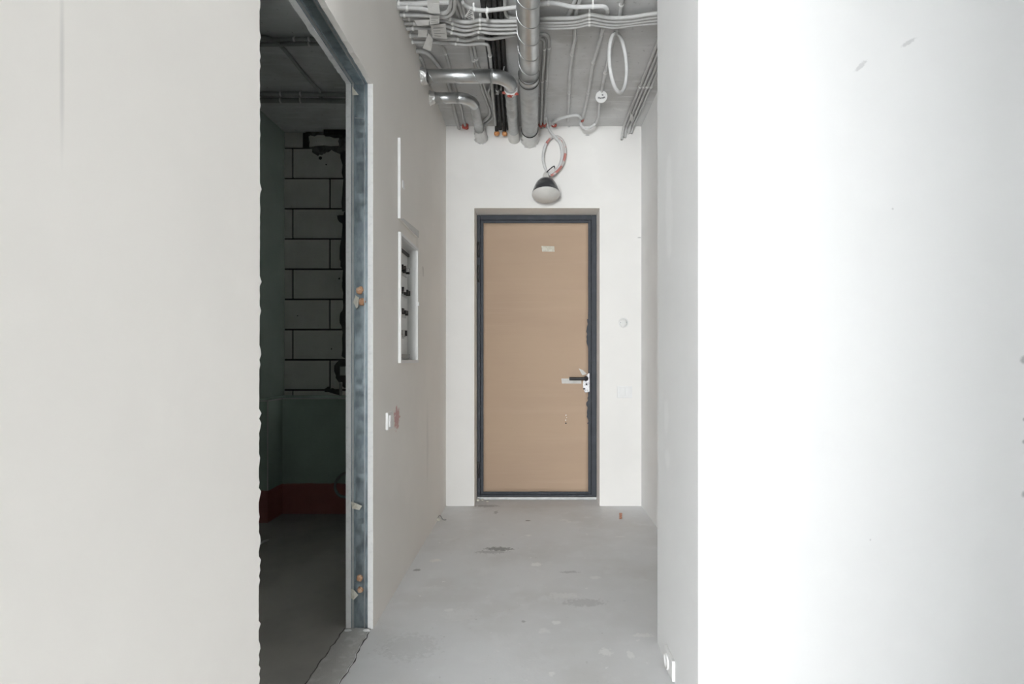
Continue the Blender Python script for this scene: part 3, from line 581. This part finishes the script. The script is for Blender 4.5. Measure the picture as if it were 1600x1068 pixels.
def elbow_duct(label, X0, Y0, X1, z, r, R, clamp, seed, start):
    d = thing('elbow_duct', label, 'duct', (X1, Y0+R, z-r))
    obj('straight_pipe', tube(bmesh.new(), [Vector((X0-.03, Y0, z)), Vector(((X0+X1-R)/2, Y0, z)), Vector((X1-R, Y0, z))], r, 32), m_zinc, d, True)
    obj('spiral_seam', helix(bmesh.new(), X0+.02, X1-R-.01, Y0, z, r+.0003, .128, .0019, 'x', start), m_zinc, d, True)
    el = [Vector((X1-R+R*math.sin(a), Y0+R-R*math.cos(a), z)) for a in [math.pi/2*k/14 for k in range(15)]]
    obj('elbow', tube(bmesh.new(), el, r+.0015, 32), m_zinc, d, True)
    obj('bead', ring(bmesh.new(), (X1-R, Y0, z), (1, 0, 0), r+.001, .0018), m_zinc, d, True); obj('bead', ring(bmesh.new(), (X1, Y0+R, z), (0, 1, 0), r+.001, .0018), m_zinc, d, True)
    obj('outlet_pipe', tube(bmesh.new(), [Vector((X1, Y0+R, z)), Vector((X1-.002, 3.6, z)), Vector((X1-.004, YB-.10, z))], r, 32), m_zincd, d, True)
    for k in range(3): obj('pipe_crease', ring(bmesh.new(), (X1-.002, Y0+R+.12+k*.12, z), (0.05*(k-1), 1, 0), r+.0006, .0009), m_zincd, d, True)
    obj('wall_foil', foil((X0+.035, Y0, z), (-1, 0, 0), r+.003, r+.010, .045, seed+3), m_foil, d, True)
    if clamp:
        cl = obj('clamp', tube(bmesh.new(), [Vector((X1, Y0+R+.025, z)), Vector((X1, Y0+R+.06, z))], r+.004, 32), m_clip, d, True)
        for k in range(3):
            a = math.radians(212+k*52); obj('red_mark', blob((X1+(r+.004)*math.cos(a), Y0+R+.042, z+(r+.004)*math.sin(a)), (.017, .012, .007), k, .35, 2), m_red, cl)
        obj('clamp_screw', T([Vector((X1-r-.022, Y0+R+.035, z-.01)), Vector((X1-r-.018, Y0+R+.035, z+.02)), Vector((X1-r-.016, Y0+R+.035, H-.004))], .006, 6), m_zinc, cl, True)
    return d
e1 = elbow_duct('upper galvanised elbow duct coming out of the left wall with a red and white clamp', LX, 3.06, -.135, 2.712, .0375, .105, True, 2, 1.9)
obj('white_sleeve', L([(.037, 0), (.040, .01), (.040, .1), (.046, .128)], (-.139, YB-.13, 2.712), (0, 1, 0), 30), m_opal, e1, True)
e2 = elbow_duct('lower galvanised elbow duct near the left wall ending in crumpled foil', LX, 3.315, -.378, 2.712, .0315, .095, False, 6, 1.2)
obj('foil_seal', foil((-.382, YB-.16, 2.712), (0, 1, 0), .034, .044, .155, 8), m_foil, e2, True)

# black insulated pipes
for i, (X, r_, y1, lab) in enumerate(((-.248, .0132, 3.86, 'leftmost of four'), (-.2200, .0130, 3.82, 'second from left'), (-.1925, .0132, 3.86, 'third from left'), (-.1655, .0128, 3.82, 'rightmost of four'))):
    z = H-.002-r_; rnd = random.Random(i)
    pts = [Vector((X+.026-.018*(y-1.6)+rnd.uniform(-.001, .001), y, z-(.004 if j % 2 else 0))) for j, y in enumerate((1.6, 2.0, 2.4, 2.75, 3.05, 3.3, 3.55, 3.75))]+[Vector((X-.016, y1-.02, z-.022)), Vector((X-.016, y1+.01, z-.048))]
    P = catmull(pts, 5)
    o = tag(obj('insulated_pipe', tube(bmesh.new(), P, [r_*(1+.06*mnoise.noise(Vector((k*.35, i*9, 0)))) for k in range(len(P))], 12), m_foam, None, True),
            'black foam insulated pipe along the ceiling, '+lab, 'pipe', 'black insulated pipes on the ceiling')
    if i in (0, 2): obj('orange_end', blob(P[-1]+Vector((0, .004, -.01)), (.021, .02, .018), i, .2, 2), m_orange, o, True)
    if i == 1: obj('foil_tape', foil((X-.005, 3.33, z), (0, 1, 0), r_+.0015, r_+.002, .06, 4), m_zincd, o, True)
tag(obj('wire_end', T([onz(760, 19, 2.752), onz(761, 24, 2.748), onz(762, 29, 2.745), onz(760.5, 31, 2.75)], .0055, 8), m_clip, None, True), 'short white clip loop hanging beside the black pipes', 'clip')
tag(obj('wire_end', T([onz(788, 103, 2.775), onz(787, 110, 2.75), onz(789.5, 116, 2.76)], .004, 6), m_zinc, None, True), 'small twisted silver wire between black pipes and big duct', 'wire')

# paper tags on the conduits
def ptag(label, c, z, lines=0, ink=None, name='paper_tag', tri=False):
    q = [onz(x, y, zz-.020) for (x, y), zz in zip(c, z)]
    o = tag(obj(name, plate(q, .0012), m_tag), label, 'tag', 'paper tags on the ceiling conduits')
    n = (q[1]-q[0]).cross(q[3]-q[0]).normalized()
    if n.z > 0: n = -n
    for k in range(lines):
        t = (k+1)/(lines+1); a = q[0].lerp(q[3], t); b = q[1].lerp(q[2], t)
        s, e = a.lerp(b, .14), a.lerp(b, .86 if k % 2 == 0 else .6); w = (q[3]-q[0])*.05
        s += n*.0022; e += n*.0022
        obj('print', plate([s, e, e+w, s+w], .0004), ink or m_inkl, o)
    return o
ptag('upper large white tag on the crossing conduits at the top edge', [(664, -12), (685.5, -12), (687, 9), (668, 6)], [2.752, 2.752, 2.742, 2.742])
ptag('bent white tag with a small hole, just under the upper large one', [(667, 6), (685.5, 6), (688, 21), (670, 20.5)], [2.742, 2.742, 2.73, 2.73])
ptag('squarish white tag printed at its foot, in the middle of the tags', [(671, 24), (687, 24.5), (686.5, 36.5), (671.5, 38)], [2.745, 2.745, 2.735, 2.735], 3)
ptag('grey crumpled tag left of the squarish white tag', [(647, 32), (671, 31), (670, 39), (653, 41)], [2.75, 2.75, 2.742, 2.742])
ptag('large grey printed tag lying over the crossing bundle', [(673, 40), (696, 37), (699, 61), (676, 58)], [2.748, 2.748, 2.744, 2.744], 4)
ptag('small square white tag near the left wall', [(653, 46), (668, 47), (667, 58.5), (653, 57)], [2.748, 2.748, 2.742, 2.742])
ptag('long white tag with a hole hanging lowest by the left wall', [(669.5, 51), (676.5, 62), (673.5, 80), (660.5, 75.5)], [2.752, 2.752, 2.73, 2.73])
ptag('white tag with dense dark print beside the slanting conduits', [(735.5, 12), (738.5, 14), (742, 32.5), (726, 26)], [2.75, 2.75, 2.735, 2.735], 5, m_ink)

# ------------------------------------------------------------------ things on the walls
p = thing('electrical_panel', 'open white electrical panel box with rows of wiring in the left wall', 'electrical panel', (LX, (PY0+PY1)/2, PZ0))
fr = .013; w = .010
obj('frame', slab(rect(PY0, PY1, PZ0, PZ1), [rect(PY0+w+.004, PY1-w-.004, PZ0+w+.004, PZ1-w-.004)], lambda y, z: (LX+.0005, y, z), Vector((fr, 0, 0))), m_white, p)
bm = bmesh.new(); a0, a1, b0, b1, dp = PY0+.0125, PY1-.0125, PZ0+.0125, PZ1-.0125, .045
box(bm, LX-dp, LX-dp+.002, a0, a1, b0, b1); box(bm, LX-dp, LX, a0, a0+.002, b0, b1); box(bm, LX-dp, LX, a1-.002, a1, b0, b1); box(bm, LX-dp, LX, a0, a1, b0, b0+.002); box(bm, LX-dp, LX, a0, a1, b1-.002, b1)
obj('back_box', bm, m_clip, p)
rails = [(1.605, 1), (1.492, 1), (1.384, .95), (1.272, .8)]
obj('top_bar', B(LX-.043, LX-.032, a0+.01, a1-.004, 1.640, 1.654), m_mortar, p)
obj('bottom_bar', B(LX-.043, LX-.026, a0+.01, a1-.02, PZ0+.024, PZ0+.046), m_pvc, p)
for i, (z, ln) in enumerate(rails):
    z -= .06
    rl = obj('rail', B(LX-.043, LX-.037, a0+.015, a0+.015+(a1-a0-.05)*ln, z-.022, z+.014), m_zincd, p)
    rnd = random.Random(i+40); n = int(13*ln)
    for k in range(n):
        y = a0+.025+k*(a1-a0-.07)*ln/n
        if rnd.random() < .12: continue
        h = rnd.uniform(.012, .022)
        obj('terminal', B(LX-.037, LX-.014-rnd.random()*.012, y, y+.013, z-h*.5+rnd.uniform(-.004, .010), z+h), m_black if rnd.random() < .75 else m_clip, rl)
obj('latch', B(LX+.004, LX+.02, PY1-.02, PY1+.004, 1.375, 1.395, bev=.003), m_white, p)
p = thing('access_panel', 'closed flush white access panel above the open electrical panel', 'access panel', (LX, (UY0+UY1)/2, UZ0))
obj('panel_door', B(LX+.0005, LX+.012, UY0, UY1, UZ0, UZ1, bev=.0015), m_left, p)
obj('edge_strip', B(LX+.0005, LX+.0135, UY0-.002, UY0, UZ0, UZ1), m_white, p)
obj('latch', B(LX+.012, LX+.016, UY0+.035, UY0+.065, 1.91, 1.945, bev=.0015), m_white, p)
obj('foot_shadow', slab([(UY0, UZ0-.002), (UY1, UZ0-.002), (UY1, UZ0+.034), (UY0+.05, UZ0+.012)], [], lambda y, z: (LX+.0122, y, z), Vector((.004, 0, 0))), m_tag, p)  # greyer wedge standing in for the shadow along the panel's foot
# switch on the left wall
a = onl(602.5, 643); y0 = a.y; zc = EYE-(657-VY)/F*(y0+.03)
p = thing('wall_switch', 'white switch beside the red smudge low on the left wall', 'switch', (LX, y0+.04, zc-.038))
obj('plate', B(LX, LX+.011, y0, y0+.082, zc-.038, zc+.038, bev=.002), m_white, p)
obj('rocker', B(LX+.011, LX+.017, y0+.014, y0+.068, zc-.026, zc+.026, bev=.002), m_white, p)
# round cover and double switch right of the door
c = ony(974, 504, YB)
p = thing('round_cover', 'round white box cover on the wall right of the door', 'wall cover', (c.x, YB, c.z))
obj('rim', L([(.036, 0), (.036, .006), (.031, .008), (.0295, .004)], (c.x, YB, c.z), (0, -1, 0), 30), m_white, p, True)
obj('lid', L([(.0295, .001), (.0295, .004), (.012, .005), (.0, .005)], (c.x, YB, c.z), (0, -1, 0), 30), m_clip, p, True)
for sx in (-1, 1): obj('screw', L([(0, .0045), (.004, .0045), (.004, .0065), (0, .0065)], (c.x+sx*.022, YB, c.z+.002), (0, -1, 0), 10), m_zincd, p)
c = ony(976, 612, YB)
p = thing('light_switch', 'white rocker light switch on the wall right of the door handle', 'switch', (c.x, YB, c.z-.045))
obj('plate', B(c.x-.055, c.x+.055, YB-.009, YB, c.z-.043, c.z+.043, bev=.002), m_white, p)
for k in (0, 1): obj('rocker', B(c.x-.040+k*.041, c.x-.001+k*.041, YB-.014, YB-.009, c.z-.030, c.z+.030, bev=.002), m_white, p)
# socket low on the jutting wall
p = thing('wall_socket', 'white socket low on the jutting right wall above the floor', 'socket', (RX, 1.83, .004))
obj('plate', B(RX-.011, RX, 1.778, 1.882, .004, .0735, bev=.002), m_white, p)
c = Vector((RX-.011, 1.845, .036))
ins = obj('insert', L([(.026, 0), (.026, .005), (.022, .005), (.020, -.004), (0, -.004)], c, (-1, 0, 0), 26), m_white, p, True)
for s in (-1, 1): obj('pin_hole', L([(0, .001), (.004, .001), (.004, .002), (0, .002)], c+Vector((.004, s*.010, 0)), (-1, 0, 0), 10), m_black, ins)

# ------------------------------------------------------------------ bathroom fittings
zc = 2.785
def dconduit(label, pts, r=.010, **k): return conduit(label, pts, m_pvc, r=r, **k)
dconduit('dark conduit curving across the bathroom ceiling toward the block wall', [(395, 59, zc), (412, 58.5, zc), (424, 61.5, zc), (436, 69, zc), (449, 83, zc), (462, 99, zc), (475, 115, zc), (488, 130, zc), (499, 142, zc), (501, 152, zc)], r=.011)
dconduit('dark conduit straight across the bathroom ceiling, front one of the pair', [(385, 63.5, zc), (440, 62, zc), (560, 60, zc)], clips=[(469, 61), (482, 60.5)])
dconduit('dark conduit straight across the bathroom ceiling, rear one of the pair', [(385, 70, zc), (440, 69.5, zc), (560, 66.5, zc)], clips=[(475, 68.5)])
for (y, x0, r_, lab) in ((147, 395, .014, 'front'), (157, 395, .016, 'rear')):
    dconduit('long dark pipe crossing the far bathroom ceiling, %s one' % lab, [(x0, y, zc-.01), (470, y, zc-.01), (560, y+1, zc-.01)], r=r_, clips=[(441, y), (472, y)])
c = onk(537, 579)
o = tag(obj('junction_box', B(c.x-.02, c.x+.03, YK-.03, YK+.0, c.z-.036, c.z+.036, bev=.003), m_pvc), 'small grey box on the block wall beside the doorway edge', 'junction box')
obj('lid', B(c.x-.016, c.x+.026, YK-.034, YK-.03, c.z-.031, c.z+.031, bev=.001), m_clip, o)
tag(obj('pipe_stub', T([onk(532.5, 597, -.03), onk(532.5, 608, -.03), ony(532.5, 620.5, YK-.035)], .012, 10), m_pvc, None, True), 'short upright grey pipe stub standing on the boxing ledge', 'pipe')
cc = ony(541, 757, 3.62); P = [cc+Vector((.075*math.cos(t), .03*math.sin(t), .075*math.sin(t))) for t in [math.radians(60+d_) for d_ in range(0, 250, 12)]]
P += [Vector((P[-1].x+.1, 3.695, P[-1].z+.01)), Vector((P[-1].x+.13, 3.715, P[-1].z+.02))]
tag(obj('hose', tube(bmesh.new(), P, .009, 8), m_pvc, None, True), 'grey hose loop sticking out of the low green boxing', 'hose')
tag(obj('cable_offcut', T([Vector(onfl(403, 852)), Vector(onfl(410, 849))+Vector((0, 0, .01)), Vector(onfl(419, 845))+Vector((0, 0, .006))], .007, 6), m_clip, None, True), 'pale cable offcut lying on the bathroom floor', 'debris')

# ------------------------------------------------------------------ debris on the corridor floor
x, y, _ = onfl(969, 808)
tag(obj('debris_chip', plate([Vector((x-.012, y-.04, .002)), Vector((x+.006, y-.036, .004)), Vector((x+.02, y+.035, .018)), Vector((x+.0, y+.04, .016))], .004), m_wood), 'reddish brown chip lying on the floor right of the door', 'debris')
tag(obj('debris_string', T([Vector((*onfl(681, 815)[:2], .006)), Vector((*onfl(687, 809)[:2], .018)), Vector((*onfl(692, 812)[:2], .004)), Vector((*onfl(697, 813)[:2], .006))], .0035, 6), m_pvc, None, True), 'bit of twisted grey string by the left wall near the door', 'debris')
x, y, _ = onfl(684, 813)
tag(obj('debris_lump', blob((x, y, .008), (.018, .014, .009), 3, .3, 2), m_paper), 'pale plaster lump beside the string by the left wall', 'debris')
for i, (px, py, s, lab) in enumerate(((747, 783, .014, 'largest plaster crumb in the left corner of the door recess'), (754, 781.5, .010, 'middle plaster crumb in the left corner of the door recess'), (762, 784, .009, 'right plaster crumb in the left corner of the door recess'))):
    x, y, _ = onfl(px, py); tag(obj('plaster_crumb', blob((x, y, s*.5), (s*1.3, s, s*.6), i+5, .35, 1), m_paper), lab, 'debris', 'plaster crumbs in the door recess')
for i, (px, py, s, lab) in enumerate(((575, 984, .012, 'white plaster crumb at the foot of the door jamb, near the corridor'), (545, 984, .010, 'white plaster crumb at the foot of the door jamb, bathroom side'))):
    x, y, _ = onfl(px, py); tag(obj('plaster_crumb', blob((x, y-.012, s*.4), (s*1.6, s, s*.5), i+15, .35, 1), m_core), lab, 'debris', 'plaster crumbs at the jamb')
